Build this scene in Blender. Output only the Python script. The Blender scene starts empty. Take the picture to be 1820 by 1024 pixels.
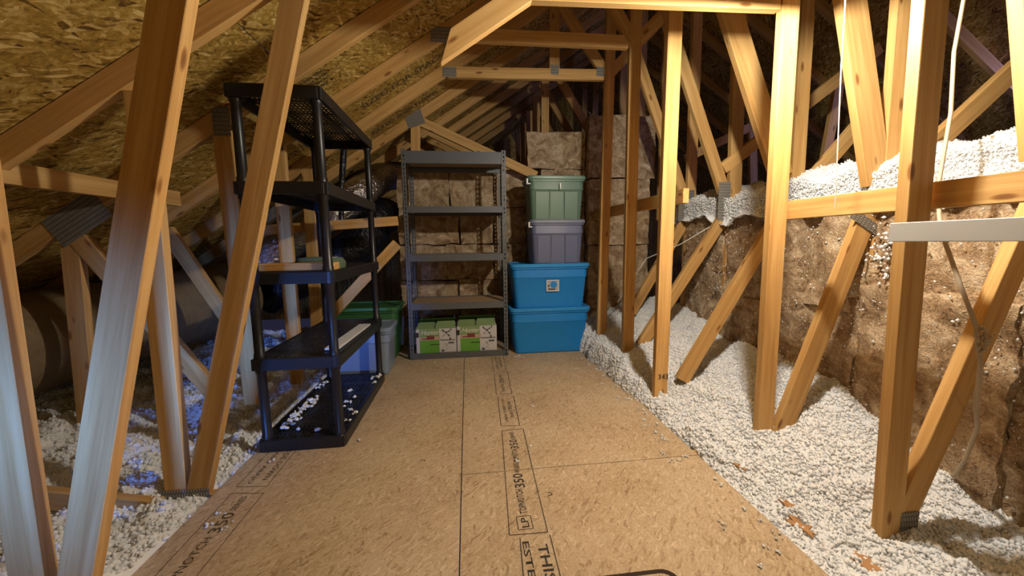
import bpy, bmesh, math, random
import numpy as np
from mathutils import Vector, Matrix, noise

random.seed(7)
S = bpy.context.scene
COL = S.collection

# ------------------------------------------------------------------ camera, world, light, exposure
CAM_H = 1.08
cam_data = bpy.data.cameras.new('camera')
cam_data.sensor_fit = 'HORIZONTAL'
cam_data.sensor_width = 36.0
cam_data.lens = 36.0 * 665.0 / 1820.0
cam_data.clip_start = 0.02
cam = bpy.data.objects.new('camera', cam_data)
COL.objects.link(cam)
_r = Vector((0.992869, -0.118597, -0.012063)).normalized()
_f = Vector((0.116288, 0.985835, -0.120861)).normalized()
_r = (_r - _f * _r.dot(_f)).normalized()
_u = _r.cross(_f)
cam.matrix_world = Matrix(((_r.x, _u.x, -_f.x, 0.0), (_r.y, _u.y, -_f.y, 0.0), (_r.z, _u.z, -_f.z, CAM_H), (0, 0, 0, 1)))
S.camera = cam

world = bpy.data.worlds.new('attic_world')
S.world = world
world.use_nodes = True
world.node_tree.nodes['Background'].inputs[0].default_value = (0.10, 0.10, 0.22, 1)
world.node_tree.nodes['Background'].inputs[1].default_value = 0.10

BULB = (1.19, 1.31, 1.995)          # bare bulb hanging between the first two trusses, just above the frame
BULB_W = 64.0
BULB_C = (1.0, 0.94, 0.83)
REAR_W = 5.0
VENT_W = 2.6                       # cool daylight from the gable vent behind the photographer
def area_light(name, loc, target, size, power, colour, spread=180):
    d = bpy.data.lights.new(name, 'AREA')
    d.shape = 'RECTANGLE'; d.size, d.size_y = size
    d.energy = power; d.color = colour; d.spread = math.radians(spread)
    o = bpy.data.objects.new(name, d); COL.objects.link(o)
    o.location = loc
    o.rotation_euler = (Vector(target) - Vector(loc)).to_track_quat('-Z', 'Y').to_euler()
    return o
area_light('gable_vent_daylight', (-0.80, -1.7, 0.70), (-1.15, 1.1, 0.60), (0.22, 0.22), VENT_W, (0.11, 0.29, 1.0), 25)
area_light('violet_fill', (5.2, 2.4, 2.2), (2.6, 6.0, 3.0), (0.5, 0.5), 42.0, (0.34, 0.34, 1.0), 110)  # added violet fill for the far right roof, no known source
# added warm fill behind the camera, with no known bulb
fd = bpy.data.lights.new('rear_fill', 'POINT'); fd.energy = REAR_W; fd.color = (1.0, 0.84, 0.60); fd.shadow_soft_size = 0.25
fo = bpy.data.objects.new('rear_fill', fd); COL.objects.link(fo); fo.location = (1.75, -0.6, 1.3)

cy = S.cycles
cy.max_bounces = 6; cy.diffuse_bounces = 3; cy.glossy_bounces = 2; cy.transmission_bounces = 2; cy.volume_bounces = 0
cy.caustics_reflective = False; cy.caustics_refractive = False
S.view_settings.view_transform = 'Standard'
S.view_settings.look = 'None'
S.view_settings.exposure = 0.58
S.view_settings.gamma = 1.0
S.view_settings.use_curve_mapping = False

# ------------------------------------------------------------------ helpers
def tag(o, label=None, cat=None, group=None, kind=None):
    if label: o['label'] = label
    if cat: o['category'] = cat
    if group: o['group'] = group
    if kind: o['kind'] = kind
    return o

def empty(name, loc=(0, 0, 0), rz=0.0):
    o = bpy.data.objects.new(name, None)
    o.empty_display_size = 0.05
    o.location = loc; o.rotation_euler = (0, 0, rz)
    COL.objects.link(o)
    return o

def link(name, me, mat, parent=None, loc=(0, 0, 0), rot=(0, 0, 0)):
    o = bpy.data.objects.new(name, me)
    COL.objects.link(o)
    if mat is not None and len(me.materials) == 0: me.materials.append(mat)
    o.location = loc; o.rotation_euler = rot
    if parent is not None: o.parent = parent
    return o

def smooth(me, ang=None):
    me.polygons.foreach_set('use_smooth', [True] * len(me.polygons))
    if ang is not None:
        try: me.set_sharp_from_angle(angle=math.radians(ang))
        except Exception: pass

class MB:
    """collects simple solids, builds ONE mesh"""
    def __init__(self): self.v = []; self.f = []; self.m = []
    def add(self, vs, fs, mi=0):
        n = len(self.v); self.v += [tuple(p) for p in vs]
        self.f += [tuple(i + n for i in q) for q in fs]; self.m += [mi] * len(fs)
    def box(self, a, b, mi=0):
        x0, y0, z0 = a; x1, y1, z1 = b
        self.add([(x0, y0, z0), (x1, y0, z0), (x1, y1, z0), (x0, y1, z0), (x0, y0, z1), (x1, y0, z1), (x1, y1, z1), (x0, y1, z1)],
                 [(0, 3, 2, 1), (4, 5, 6, 7), (0, 1, 5, 4), (1, 2, 6, 5), (2, 3, 7, 6), (3, 0, 4, 7)], mi)
    def quad(self, p, mi=0): self.add(p, [tuple(range(len(p)))], mi)
    def tube(self, pts, r, n=10, mi=0, cap=True):
        pts = [Vector(p) for p in pts]
        rs = r if isinstance(r, (list, tuple)) else [r] * len(pts)
        rings = []
        up = Vector((0, 0, 1))
        for i, p in enumerate(pts):
            t = (pts[min(i + 1, len(pts) - 1)] - pts[max(i - 1, 0)]).normalized()
            a = t.cross(up)
            if a.length < 1e-3: a = t.cross(Vector((0, 1, 0)))
            a.normalize(); b = t.cross(a)
            rings.append([p + (a * math.cos(2 * math.pi * k / n) + b * math.sin(2 * math.pi * k / n)) * rs[i] for k in range(n)])
        vs = [q for rg in rings for q in rg]; fs = []
        for i in range(len(rings) - 1):
            for k in range(n):
                k2 = (k + 1) % n
                fs.append((i * n + k, i * n + k2, (i + 1) * n + k2, (i + 1) * n + k))
        if cap:
            fs.append(tuple(range(n))); fs.append(tuple((len(rings) - 1) * n + k for k in reversed(range(n))))
        self.add(vs, fs, mi)
    def loft(self, rings, mi=0, cap0=True, cap1=True):
        n = len(rings[0]); vs = [q for rg in rings for q in rg]; fs = []
        for i in range(len(rings) - 1):
            for k in range(n):
                k2 = (k + 1) % n
                fs.append((i * n + k, i * n + k2, (i + 1) * n + k2, (i + 1) * n + k))
        if cap0: fs.append(tuple(reversed(range(n))))
        if cap1: fs.append(tuple((len(rings) - 1) * n + k for k in range(n)))
        self.add(vs, fs, mi)
    def mesh(self, name, mats=(), fix=True):
        me = bpy.data.meshes.new(name)
        me.from_pydata(self.v, [], self.f)
        for m in mats: me.materials.append(m)
        if len(mats) > 1: me.polygons.foreach_set('material_index', self.m)
        me.validate()
        if fix:
            bm = bmesh.new(); bm.from_mesh(me); bmesh.ops.recalc_face_normals(bm, faces=bm.faces); bm.to_mesh(me); bm.free()
        me.update()
        return me
    def build(self, name, mat, parent=None, loc=(0, 0, 0), rot=(0, 0, 0), sm=None, bev=None):
        mats = mat if isinstance(mat, (list, tuple)) else [mat]
        me = self.mesh(name, mats)
        if bev:
            bm = bmesh.new(); bm.from_mesh(me)
            bmesh.ops.bevel(bm, geom=list(bm.edges), offset=bev, segments=1, affect='EDGES', profile=0.5)
            bm.to_mesh(me); bm.free()
        if sm: smooth(me, sm)
        return link(name, me, None, parent, loc, rot)

def rrect(w, d, r, z, n=4, cx=0.0, cy=0.0):
    """rounded rectangle ring"""
    pts = []
    for sx, sy, a0 in ((1, 1, 0), (-1, 1, 90), (-1, -1, 180), (1, -1, 270)):
        for k in range(n + 1):
            a = math.radians(a0 + 90 * k / n)
            pts.append((cx + sx * (w / 2 - r) + r * math.cos(a), cy + sy * (d / 2 - r) + r * math.sin(a), z))
    return pts

def text_mesh(txt, size, align='LEFT', shear=0.0, spacing=1.0, offset=0.0):
    cu = bpy.data.curves.new('print', 'FONT')
    cu.body = txt; cu.size = size; cu.align_x = align; cu.shear = shear
    cu.space_character = spacing; cu.offset = offset; cu.resolution_u = 2
    o = bpy.data.objects.new('print', cu); COL.objects.link(o)
    dg = bpy.context.evaluated_depsgraph_get()
    me = bpy.data.meshes.new_from_object(o.evaluated_get(dg))
    bpy.data.objects.remove(o); bpy.data.curves.remove(cu)
    return me

# ------------------------------------------------------------------ materials
def new_mat(name):
    m = bpy.data.materials.new(name); m.use_nodes = True
    return m, m.node_tree.nodes, m.node_tree.links, m.node_tree.nodes['Principled BSDF']

def plain(name, col, rough=0.6, metal=0.0, bump=None, var=0.0, spec=0.5):
    m, N, L, P = new_mat(name)
    P.inputs['Roughness'].default_value = rough; P.inputs['Metallic'].default_value = metal
    P.inputs['Specular IOR Level'].default_value = spec
    P.inputs['Base Color'].default_value = (*col, 1)
    tc = N.new('ShaderNodeTexCoord')
    if var:
        nz = N.new('ShaderNodeTexNoise'); nz.inputs['Scale'].default_value = 9; nz.inputs['Detail'].default_value = 5
        L.new(tc.outputs['Object'], nz.inputs['Vector'])
        rp = N.new('ShaderNodeMapRange'); rp.inputs['To Min'].default_value = 1 - var; rp.inputs['To Max'].default_value = 1 + var
        L.new(nz.outputs['Fac'], rp.inputs['Value'])
        mx = N.new('ShaderNodeMix'); mx.data_type = 'RGBA'; mx.blend_type = 'MULTIPLY'; mx.inputs['Factor'].default_value = 1
        mx.inputs['A'].default_value = (*col, 1); L.new(rp.outputs['Result'], mx.inputs['B'])
        L.new(mx.outputs['Result'], P.inputs['Base Color'])
    if bump:
        nb = N.new('ShaderNodeTexNoise'); nb.inputs['Scale'].default_value = bump[0]; nb.inputs['Detail'].default_value = 4
        L.new(tc.outputs['Object'], nb.inputs['Vector'])
        b = N.new('ShaderNodeBump'); b.inputs['Strength'].default_value = bump[1]; b.inputs['Distance'].default_value = bump[2]
        L.new(nb.outputs['Fac'], b.inputs['Height']); L.new(b.outputs['Normal'], P.inputs['Normal'])
    return m

def ramp(N, stops):
    r = N.new('ShaderNodeValToRGB'); e = r.color_ramp.elements
    while len(e) > 1: e.remove(e[-1])
    e[0].position = stops[0][0]; e[0].color = (*stops[0][1], 1)
    for p, c in stops[1:]:
        k = e.new(p); k.color = (*c, 1)
    return r

def mapping(N, L, src, scale, rot=(0, 0, 0)):
    mp = N.new('ShaderNodeMapping'); mp.inputs['Scale'].default_value = scale; mp.inputs['Rotation'].default_value = rot
    L.new(src, mp.inputs['Vector'])
    return mp.outputs['Vector']

def wood_mat(name, dark, mid, light, rough=0.62):
    """sawn fir: grain along the local X axis, a few knots; each board draws its own piece of the pattern"""
    m, N, L, P = new_mat(name)
    P.inputs['Roughness'].default_value = rough; P.inputs['Specular IOR Level'].default_value = 0.3
    tc = N.new('ShaderNodeTexCoord'); oi = N.new('ShaderNodeObjectInfo')
    off = N.new('ShaderNodeVectorMath'); off.operation = 'MULTIPLY_ADD'
    cb = N.new('ShaderNodeCombineXYZ')
    for i in range(3): L.new(oi.outputs['Random'], cb.inputs[i])
    L.new(cb.outputs[0], off.inputs[0]); off.inputs[1].default_value = (37.0, 19.0, 53.0); L.new(tc.outputs['Object'], off.inputs[2])
    v = off.outputs[0]
    n1 = N.new('ShaderNodeTexNoise'); n1.inputs['Scale'].default_value = 1; n1.inputs['Detail'].default_value = 3; n1.inputs['Distortion'].default_value = 0.6
    L.new(mapping(N, L, v, (1.6, 34, 34)), n1.inputs['Vector'])
    n2 = N.new('ShaderNodeTexNoise'); n2.inputs['Scale'].default_value = 1; n2.inputs['Detail'].default_value = 1
    L.new(mapping(N, L, v, (5, 190, 190)), n2.inputs['Vector'])
    ad = N.new('ShaderNodeMath'); ad.operation = 'MULTIPLY_ADD'; ad.inputs[1].default_value = 0.28
    L.new(n2.outputs['Fac'], ad.inputs[0]); L.new(n1.outputs['Fac'], ad.inputs[2])
    rp = ramp(N, [(0.38, dark), (0.62, mid), (0.86, light)])
    L.new(ad.outputs[0], rp.inputs['Fac'])
    vo = N.new('ShaderNodeTexVoronoi'); vo.inputs['Scale'].default_value = 1; vo.inputs['Randomness'].default_value = 1
    L.new(mapping(N, L, v, (4.0, 12.0, 12.0)), vo.inputs['Vector'])
    kr = ramp(N, [(0.0, (0.16, 0.09, 0.05)), (0.09, (0.40, 0.25, 0.16)), (0.15, (1, 1, 1))])
    L.new(vo.outputs['Distance'], kr.inputs['Fac'])
    mx = N.new('ShaderNodeMix'); mx.data_type = 'RGBA'; mx.blend_type = 'MULTIPLY'; mx.inputs['Factor'].default_value = 0.85
    L.new(rp.outputs['Color'], mx.inputs['A']); L.new(kr.outputs['Color'], mx.inputs['B'])
    hs = N.new('ShaderNodeHueSaturation')
    mr = N.new('ShaderNodeMapRange'); mr.inputs['To Min'].default_value = 0.86; mr.inputs['To Max'].default_value = 1.12
    L.new(oi.outputs['Random'], mr.inputs['Value']); L.new(mr.outputs['Result'], hs.inputs['Value'])
    L.new(mx.outputs['Result'], hs.inputs['Color']); L.new(hs.outputs['Color'], P.inputs['Base Color'])
    return m

def osb_mat(name, base, dark, light, strand, contrast=1.0, rough=0.75, bump=0.3):
    """oriented strand board: layers of long flat flakes lying at different angles"""
    m, N, L, P = new_mat(name)
    P.inputs['Roughness'].default_value = rough; P.inputs['Specular IOR Level'].default_value = 0.25
    tc = N.new('ShaderNodeTexCoord'); v0 = tc.outputs['Object']
    wn = N.new('ShaderNodeTexNoise'); wn.inputs['Scale'].default_value = 0.5 / strand; wn.inputs['Detail'].default_value = 1
    L.new(v0, wn.inputs['Vector'])
    wv = N.new('ShaderNodeVectorMath'); wv.operation = 'MULTIPLY_ADD'; wv.inputs[1].default_value = (strand * 1.1,) * 3
    L.new(wn.outputs['Color'], wv.inputs[0]); L.new(v0, wv.inputs[2])
    v = wv.outputs[0]
    cur = None
    for i, (ang, sc) in enumerate(((0.35, 1.0), (-0.8, 1.25), (1.5, 0.85), (2.3, 1.1))):
        vo = N.new('ShaderNodeTexVoronoi'); vo.voronoi_dimensions = '2D'; vo.inputs['Scale'].default_value = 1.0
        s = sc / strand
        L.new(mapping(N, L, mapping(N, L, v, (1, 1, 1), (0, 0, ang)), (s, s * 4.2, 1)), vo.inputs['Vector'])
        sp = N.new('ShaderNodeSeparateColor'); L.new(vo.outputs['Color'], sp.inputs['Color'])
        if cur is None: cur = sp.outputs['Red']
        else:
            sel = N.new('ShaderNodeMath'); sel.operation = 'GREATER_THAN'; sel.inputs[1].default_value = 0.55
            L.new(sp.outputs['Green'], sel.inputs[0])
            mx = N.new('ShaderNodeMix'); mx.data_type = 'FLOAT'
            L.new(sel.outputs[0], mx.inputs['Factor']); L.new(cur, mx.inputs['A']); L.new(sp.outputs['Red'], mx.inputs['B'])
            cur = mx.outputs['Result']
    fine = N.new('ShaderNodeTexNoise'); fine.inputs['Scale'].default_value = 2.6 / strand; fine.inputs['Detail'].default_value = 3; fine.inputs['Roughness'].default_value = 0.7
    L.new(v0, fine.inputs['Vector'])
    big = N.new('ShaderNodeTexNoise'); big.inputs['Scale'].default_value = 2.2; big.inputs['Detail'].default_value = 2
    L.new(v0, big.inputs['Vector'])
    # value = 0.5 + contrast*(0.5*(cell-0.5) + 0.9*(fine-0.5)) + 0.5*(big-0.5)
    def mul_add(src, k, add):
        n = N.new('ShaderNodeMath'); n.operation = 'MULTIPLY_ADD'; n.inputs[1].default_value = k
        L.new(src, n.inputs[0])
        if isinstance(add, float): n.inputs[2].default_value = add
        else: L.new(add, n.inputs[2])
        return n.outputs[0]
    pl = ramp(N, [(0.0, (0, 0, 0)), (0.13, (0.36,) * 3), (0.86, (0.64,) * 3), (1.0, (1, 1, 1))])
    L.new(cur, pl.inputs['Fac']); cur = pl.outputs['Color']
    s1 = mul_add(cur, 0.80 * contrast, 0.5 - 0.40 * contrast - 0.45 * contrast - 0.25)
    s2 = mul_add(fine.outputs['Fac'], 0.90 * contrast, s1)
    s3 = mul_add(big.outputs['Fac'], 0.5, s2)
    rp = ramp(N, [(0.10, dark), (0.5, base), (0.90, light)])
    L.new(s3, rp.inputs['Fac']); L.new(rp.outputs['Color'], P.inputs['Base Color'])
    return m

def batt_mat(name):
    m, N, L, P = new_mat(name)
    P.inputs['Roughness'].default_value = 1.0; P.inputs['Specular IOR Level'].default_value = 0.05
    tc = N.new('ShaderNodeTexCoord'); oi = N.new('ShaderNodeObjectInfo')
    cb = N.new('ShaderNodeCombineXYZ')
    for i in range(3): L.new(oi.outputs['Random'], cb.inputs[i])
    off = N.new('ShaderNodeVectorMath'); off.operation = 'MULTIPLY_ADD'; off.inputs[1].default_value = (31, 17, 43)
    L.new(cb.outputs[0], off.inputs[0]); L.new(tc.outputs['Object'], off.inputs[2])
    v = off.outputs[0]
    n1 = N.new('ShaderNodeTexNoise'); n1.inputs['Scale'].default_value = 8; n1.inputs['Detail'].default_value = 4; n1.inputs['Roughness'].default_value = 0.62; n1.inputs['Distortion'].default_value = 1.1
    L.new(v, n1.inputs['Vector'])
    n2 = N.new('ShaderNodeTexNoise'); n2.inputs['Scale'].default_value = 45; n2.inputs['Detail'].default_value = 2; n2.inputs['Roughness'].default_value = 0.7; n2.inputs['Distortion'].default_value = 2.0
    L.new(v, n2.inputs['Vector'])
    ad = N.new('ShaderNodeMath'); ad.operation = 'MULTIPLY_ADD'; ad.inputs[1].default_value = 0.55
    L.new(n2.outputs['Fac'], ad.inputs[0]); L.new(n1.outputs['Fac'], ad.inputs[2])
    rp = ramp(N, [(0.50, (0.12, 0.070, 0.034)), (0.66, (0.31, 0.205, 0.118)), (0.82, (0.50, 0.365, 0.225)), (0.98, (0.74, 0.61, 0.43))])
    L.new(ad.outputs[0], rp.inputs['Fac']); L.new(rp.outputs['Color'], P.inputs['Base Color'])
    b = N.new('ShaderNodeBump'); b.inputs['Strength'].default_value = 0.8; b.inputs['Distance'].default_value = 0.012
    L.new(n2.outputs['Fac'], b.inputs['Height']); L.new(b.outputs['Normal'], P.inputs['Normal'])
    return m

def plate_mat(name):
    m, N, L, P = new_mat(name)
    P.inputs['Metallic'].default_value = 0.0; P.inputs['Roughness'].default_value = 0.5
    tc = N.new('ShaderNodeTexCoord')
    br = N.new('ShaderNodeTexBrick'); br.inputs['Scale'].default_value = 1
    br.inputs['Color1'].default_value = (1, 1, 1, 1); br.inputs['Color2'].default_value = (0.8, 0.8, 0.8, 1); br.inputs['Mortar'].default_value = (0, 0, 0, 1)
    br.inputs['Brick Width'].default_value = 0.011; br.inputs['Row Height'].default_value = 0.022; br.inputs['Mortar Size'].default_value = 0.003
    sw = N.new('ShaderNodeSeparateXYZ'); L.new(tc.outputs['Object'], sw.inputs[0])
    cb = N.new('ShaderNodeCombineXYZ'); L.new(sw.outputs['X'], cb.inputs['X']); L.new(sw.outputs['Z'], cb.inputs['Y'])
    L.new(cb.outputs[0], br.inputs['Vector'])
    rp = ramp(N, [(0.0, (0.13, 0.12, 0.10)), (1.0, (0.40, 0.38, 0.34))])
    L.new(br.outputs['Color'], rp.inputs['Fac']); L.new(rp.outputs['Color'], P.inputs['Base Color'])
    b = N.new('ShaderNodeBump'); b.inputs['Strength'].default_value = 0.8; b.inputs['Distance'].default_value = 0.003
    L.new(br.outputs['Color'], b.inputs['Height']); L.new(b.outputs['Normal'], P.inputs['Normal'])
    return m

M = {}
M['wood'] = wood_mat('fir_lumber', (0.50, 0.270, 0.085), (0.61, 0.355, 0.120), (0.71, 0.455, 0.180))
M['painted'] = plain('grey_primer', (0.52, 0.53, 0.53), 0.55, var=0.06, bump=(60, 0.1, 0.002))
M['floor'] = osb_mat('floor_osb', (0.54, 0.415, 0.265), (0.28, 0.175, 0.088), (0.74, 0.62, 0.45), 0.030, 0.66)
M['roof'] = osb_mat('roof_osb', (0.40, 0.245, 0.045), (0.10, 0.045, 0.010), (0.74, 0.55, 0.22), 0.055, 1.0)
M['ink'] = plain('stamp_ink', (0.035, 0.028, 0.022), 0.8)
M['ink_faint'] = plain('faded_ink', (0.10, 0.065, 0.03), 0.85)
M['gap'] = plain('dark_gap', (0.035, 0.018, 0.010), 0.9)
M['batt'] = batt_mat('fiberglass_batt')
M['fill'] = plain('blown_insulation', (0.93, 0.935, 0.935), 1.0, spec=0.0)
M['plate'] = plate_mat('galvanised_plate')
M['black'] = plain('black_plastic', (0.012, 0.012, 0.013), 0.38, bump=(400, 0.08, 0.001))
M['steel'] = plain('grey_enamel_steel', (0.115, 0.125, 0.135), 0.45, metal=0.1, var=0.06)
M['pboard'] = plain('particle_board', (0.40, 0.285, 0.17), 0.8, var=0.12, bump=(150, 0.2, 0.001))
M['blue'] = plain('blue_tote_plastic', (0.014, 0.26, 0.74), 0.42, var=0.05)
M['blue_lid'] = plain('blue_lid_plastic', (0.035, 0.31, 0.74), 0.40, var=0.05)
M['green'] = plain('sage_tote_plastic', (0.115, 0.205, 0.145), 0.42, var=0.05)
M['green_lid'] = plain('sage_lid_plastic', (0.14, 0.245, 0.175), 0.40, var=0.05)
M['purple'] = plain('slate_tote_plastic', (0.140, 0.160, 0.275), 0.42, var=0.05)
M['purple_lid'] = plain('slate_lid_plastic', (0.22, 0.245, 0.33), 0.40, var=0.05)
M['dkgreen'] = plain('green_tote_plastic', (0.045, 0.17, 0.060), 0.42, var=0.06)
M['cleartote'] = plain('frosted_tote_plastic', (0.23, 0.30, 0.42), 0.38, var=0.08)
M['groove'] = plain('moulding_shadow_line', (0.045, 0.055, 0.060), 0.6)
M['white'] = plain('white_plastic', (0.78, 0.78, 0.76), 0.45)
M['card'] = plain('cardboard', (0.42, 0.30, 0.18), 0.85, var=0.1)
M['card_white'] = plain('white_printed_card', (0.62, 0.61, 0.62), 0.6, var=0.04)
M['card_green'] = plain('green_printed_card', (0.13, 0.36, 0.045), 0.6, var=0.10)
M['card_sage'] = plain('sage_printed_card', (0.24, 0.36, 0.16), 0.6, var=0.05)
M['card_pink'] = plain('pink_printed_band', (0.52, 0.36, 0.30), 0.6, var=0.08)
M['card_red'] = plain('red_printed_block', (0.22, 0.045, 0.035), 0.6, var=0.10)
M['foil'] = plain('crinkled_foil', (0.62, 0.61, 0.60), 0.20, metal=1.0, bump=(28, 1.0, 0.03))
M['poly'] = plain('black_pipe_and_shade', (0.010, 0.010, 0.013), 0.35, bump=(18, 0.8, 0.03))
M['jacket'] = plain('tan_duct_wrap', (0.23, 0.165, 0.085), 0.55, var=0.25, bump=(9, 0.8, 0.03))
M['string'] = plain('white_cord', (0.75, 0.74, 0.70), 0.7)
M['cable'] = plain('tan_cable', (0.50, 0.40, 0.27), 0.6)
M['cloth'] = plain('green_fabric', (0.085, 0.125, 0.075), 0.9, var=0.2)
M['chip'] = plain('torn_osb_chip', (0.50, 0.27, 0.12), 0.9, var=0.2)
M['porcelain'] = plain('porcelain', (0.75, 0.74, 0.70), 0.3)

# ------------------------------------------------------------------ floor
floor = tag(empty('floor'), kind='structure')
def floor_panel(x0, x1, y0, y1):
    mb = MB(); g = 0.0022
    mb.box((0, 0, -0.018), (x1 - x0 - 2 * g, y1 - y0 - 2 * g, 0))
    return mb.build('osb_panel', M['floor'], floor, (x0 + g, y0 + g, 0), bev=0.001)
SEAM = -0.054
p_right_near = floor_panel(SEAM, 1.135, -0.75, 1.657)
p_right_far = floor_panel(SEAM, 1.135, 1.657, 4.05)
p_left_near = floor_panel(-1.135, SEAM, 0.45, 2.89)
p_left_far = floor_panel(-1.135, SEAM, 2.89, 4.05)
p_left_back = floor_panel(-1.135, SEAM, -0.75, 0.45)
floor_panel(-1.135, 1.135, -1.9, -0.75)

def put_print(panel, me, mat, mw, z=0.0008):
    me.materials.clear(); me.materials.append(mat)
    o = bpy.data.objects.new('stamp_print', me); COL.objects.link(o)
    o.parent = panel
    T = Matrix.Translation(-Vector(panel.location)) @ mw
    o.matrix_local = T
    return o
def floor_text(panel, txt, xc, y0, y1, h, up=True, mat='ink'):
    """stamped line running along Y from y0 to y1, cap height h, centred on xc"""
    me = text_mesh(txt, 1.0, offset=0.012)
    co = np.array([v.co[:] for v in me.vertices])
    mn, mx = co.min(0), co.max(0)
    sx = (y1 - y0) / (mx[0] - mn[0]); sy = h / (mx[1] - mn[1])
    co[:, 0] = (co[:, 0] - mn[0]) * sx; co[:, 1] = (co[:, 1] - (mn[1] + mx[1]) / 2) * sy
    w = np.zeros_like(co); w[:, 2] = 0.0008
    if up: w[:, 0] = xc - co[:, 1]; w[:, 1] = y0 + co[:, 0]
    else: w[:, 0] = xc + co[:, 1]; w[:, 1] = y1 - co[:, 0]
    w -= np.array(panel.location)
    me.vertices.foreach_set('co', w.ravel()); me.update()
    return link('stamp_print', me, M[mat], panel)
def floor_lines(panel, segs, wd, mat='ink'):
    mb = MB()
    for (x0, y0), (x1, y1) in segs:
        d = Vector((x1 - x0, y1 - y0)); n = Vector((-d.y, d.x)).normalized() * wd / 2
        z = 0.0007
        mb.quad([(x0 + n.x, y0 + n.y, z), (x0 - n.x, y0 - n.y, z), (x1 - n.x, y1 - n.y, z), (x1 + n.x, y1 + n.y, z)])
    L = panel.location
    mb.v = [(a - L.x, b - L.y, c - L.z) for a, b, c in mb.v]
    return mb.build('stamp_print', M[mat], panel)

# printed strip right of the long seam (reads towards the shelves)
PN, PF = p_right_near, p_right_far
floor_lines(PN, [((0.128, 1.262), (0.150, 1.652)), ((0.272, 1.258), (0.283, 1.652)), ((0.128, 1.262), (0.272, 1.258)),
                 ((0.165, 1.245), (0.120, 0.60)), ((0.277, 1.245), (0.262, 0.60))], 0.0035)
floor_lines(PN, [((0.165, 1.283), (0.165, 1.352)), ((0.222, 1.283), (0.222, 1.352)), ((0.165, 1.283), (0.222, 1.283)), ((0.165, 1.352), (0.222, 1.352))], 0.003)
floor_text(PN, 'LP', 0.195, 1.292, 1.343, 0.028)
floor_text(PN, 'TOPNOTCH', 0.198, 1.365, 1.515, 0.030)
floor_text(PN, '350', 0.206, 1.525, 1.628, 0.047)
floor_text(PN, 'SERIES', 0.206, 1.636, 1.655, 0.02)
floor_text(PN, 'THIS SIDE DOWN', 0.240, 0.62, 1.205, 0.036, up=False)
floor_text(PN, 'ESTE LADO ABAJO', 0.178, 0.60, 1.225, 0.032, up=False)
floor_lines(PF, [((0.150, 1.660), (0.172, 2.040)), ((0.283, 1.660), (0.297, 2.045)), ((0.172, 2.040), (0.297, 2.045)),
                 ((0.172, 2.098), (0.186, 2.515)), ((0.282, 2.088), (0.298, 2.520)), ((0.172, 2.098), (0.282, 2.088)),
                 ((0.180, 2.565), (0.196, 3.00)), ((0.292, 2.565), (0.310, 3.03)), ((0.180, 2.565), (0.292, 2.565)), ((0.196, 3.00), (0.310, 3.03)),
                 ((0.196, 3.06), (0.204, 3.50)), ((0.305, 3.06), (0.318, 3.50)), ((0.196, 3.06), (0.305, 3.06))], 0.004)
floor_text(PF, 'SERIES', 0.210, 1.662, 1.715, 0.024)
floor_text(PF, 'TOPNOTCH', 0.216, 1.722, 1.835, 0.028)
floor_text(PF, '350', 0.222, 1.842, 1.935, 0.044)
floor_text(PF, 'SERIES', 0.224, 1.945, 2.020, 0.022)
floor_text(PF, 'THIS SIDE DOWN', 0.252, 2.20, 2.44, 0.022, up=False)
floor_text(PF, 'ESTE LADO ABAJO', 0.212, 2.14, 2.47, 0.022, up=False)
floor_text(PF, 'TOPNOTCH', 0.240, 2.60, 2.76, 0.022)
floor_text(PF, '350', 0.242, 2.78, 2.88, 0.036)
floor_text(PF, 'SERIES', 0.242, 2.89, 2.97, 0.018)
floor_text(PF, 'THIS SIDE DOWN', 0.272, 3.16, 3.44, 0.022, up=False)
floor_text(PF, 'ESTE LADO ABAJO', 0.235, 3.10, 3.46, 0.022, up=False)
# printed strip beside the left edge
PL = p_left_near
floor_lines(PL, [((-1.050, 0.90), (-1.055, 1.660)), ((-0.915, 0.90), (-0.915, 1.640)), ((-1.055, 1.660), (-0.915, 1.640)),
                 ((-1.062, 1.705), (-1.062, 2.05)), ((-0.925, 1.690), (-0.930, 2.05)), ((-1.062, 1.705), (-0.925, 1.690))], 0.0035, 'ink_faint')
floor_text(PL, 'LP', -0.985, 1.02, 1.07, 0.028, mat='ink_faint')
floor_text(PL, 'TOPNOTCH', -0.985, 1.16, 1.40, 0.030, mat='ink_faint')
floor_text(PL, '350', -0.985, 1.42, 1.53, 0.045, mat='ink_faint')
floor_text(PL, 'SERIES', -0.985, 1.54, 1.63, 0.024, mat='ink_faint')
floor_text(PL, 'THIS SIDE DOWN', -0.960, 1.74, 2.10, 0.025, up=False, mat='ink_faint')
floor_text(PL, 'ESTE LADO ABAJO', -1.020, 1.72, 2.12, 0.025, up=False, mat='ink_faint')

floor_lines(PN, [((0.318, 1.455), (0.336, 1.462)), ((0.336, 1.462), (0.330, 1.478)), ((0.330, 1.478), (0.318, 1.476))], 0.005)
floor_lines(PL, [((-0.262, 1.805), (-0.240, 1.800)), ((-0.240, 1.800), (-0.236, 1.790))], 0.005)
# access panel let into the floor beside the photographer
hp = tag(empty('access_panel', (0.30, 0.72, 0.0)), 'flush wooden access panel with a rounded corner in the floor at the bottom edge', 'hatch')
mb = MB(); mb.loft([rrect(0.70, 0.66, 0.05, 0.0002, 5), rrect(0.70, 0.66, 0.05, 0.004, 5)]); mb.build('gap_shade_sheet', M['gap'], hp)  # dark sheet painted as the shaded gap round the cover
mb = MB(); mb.loft([rrect(0.665, 0.625, 0.04, 0.003, 5), rrect(0.665, 0.625, 0.04, 0.006, 5)]); mb.build('cover', M['floor'], hp)

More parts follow.
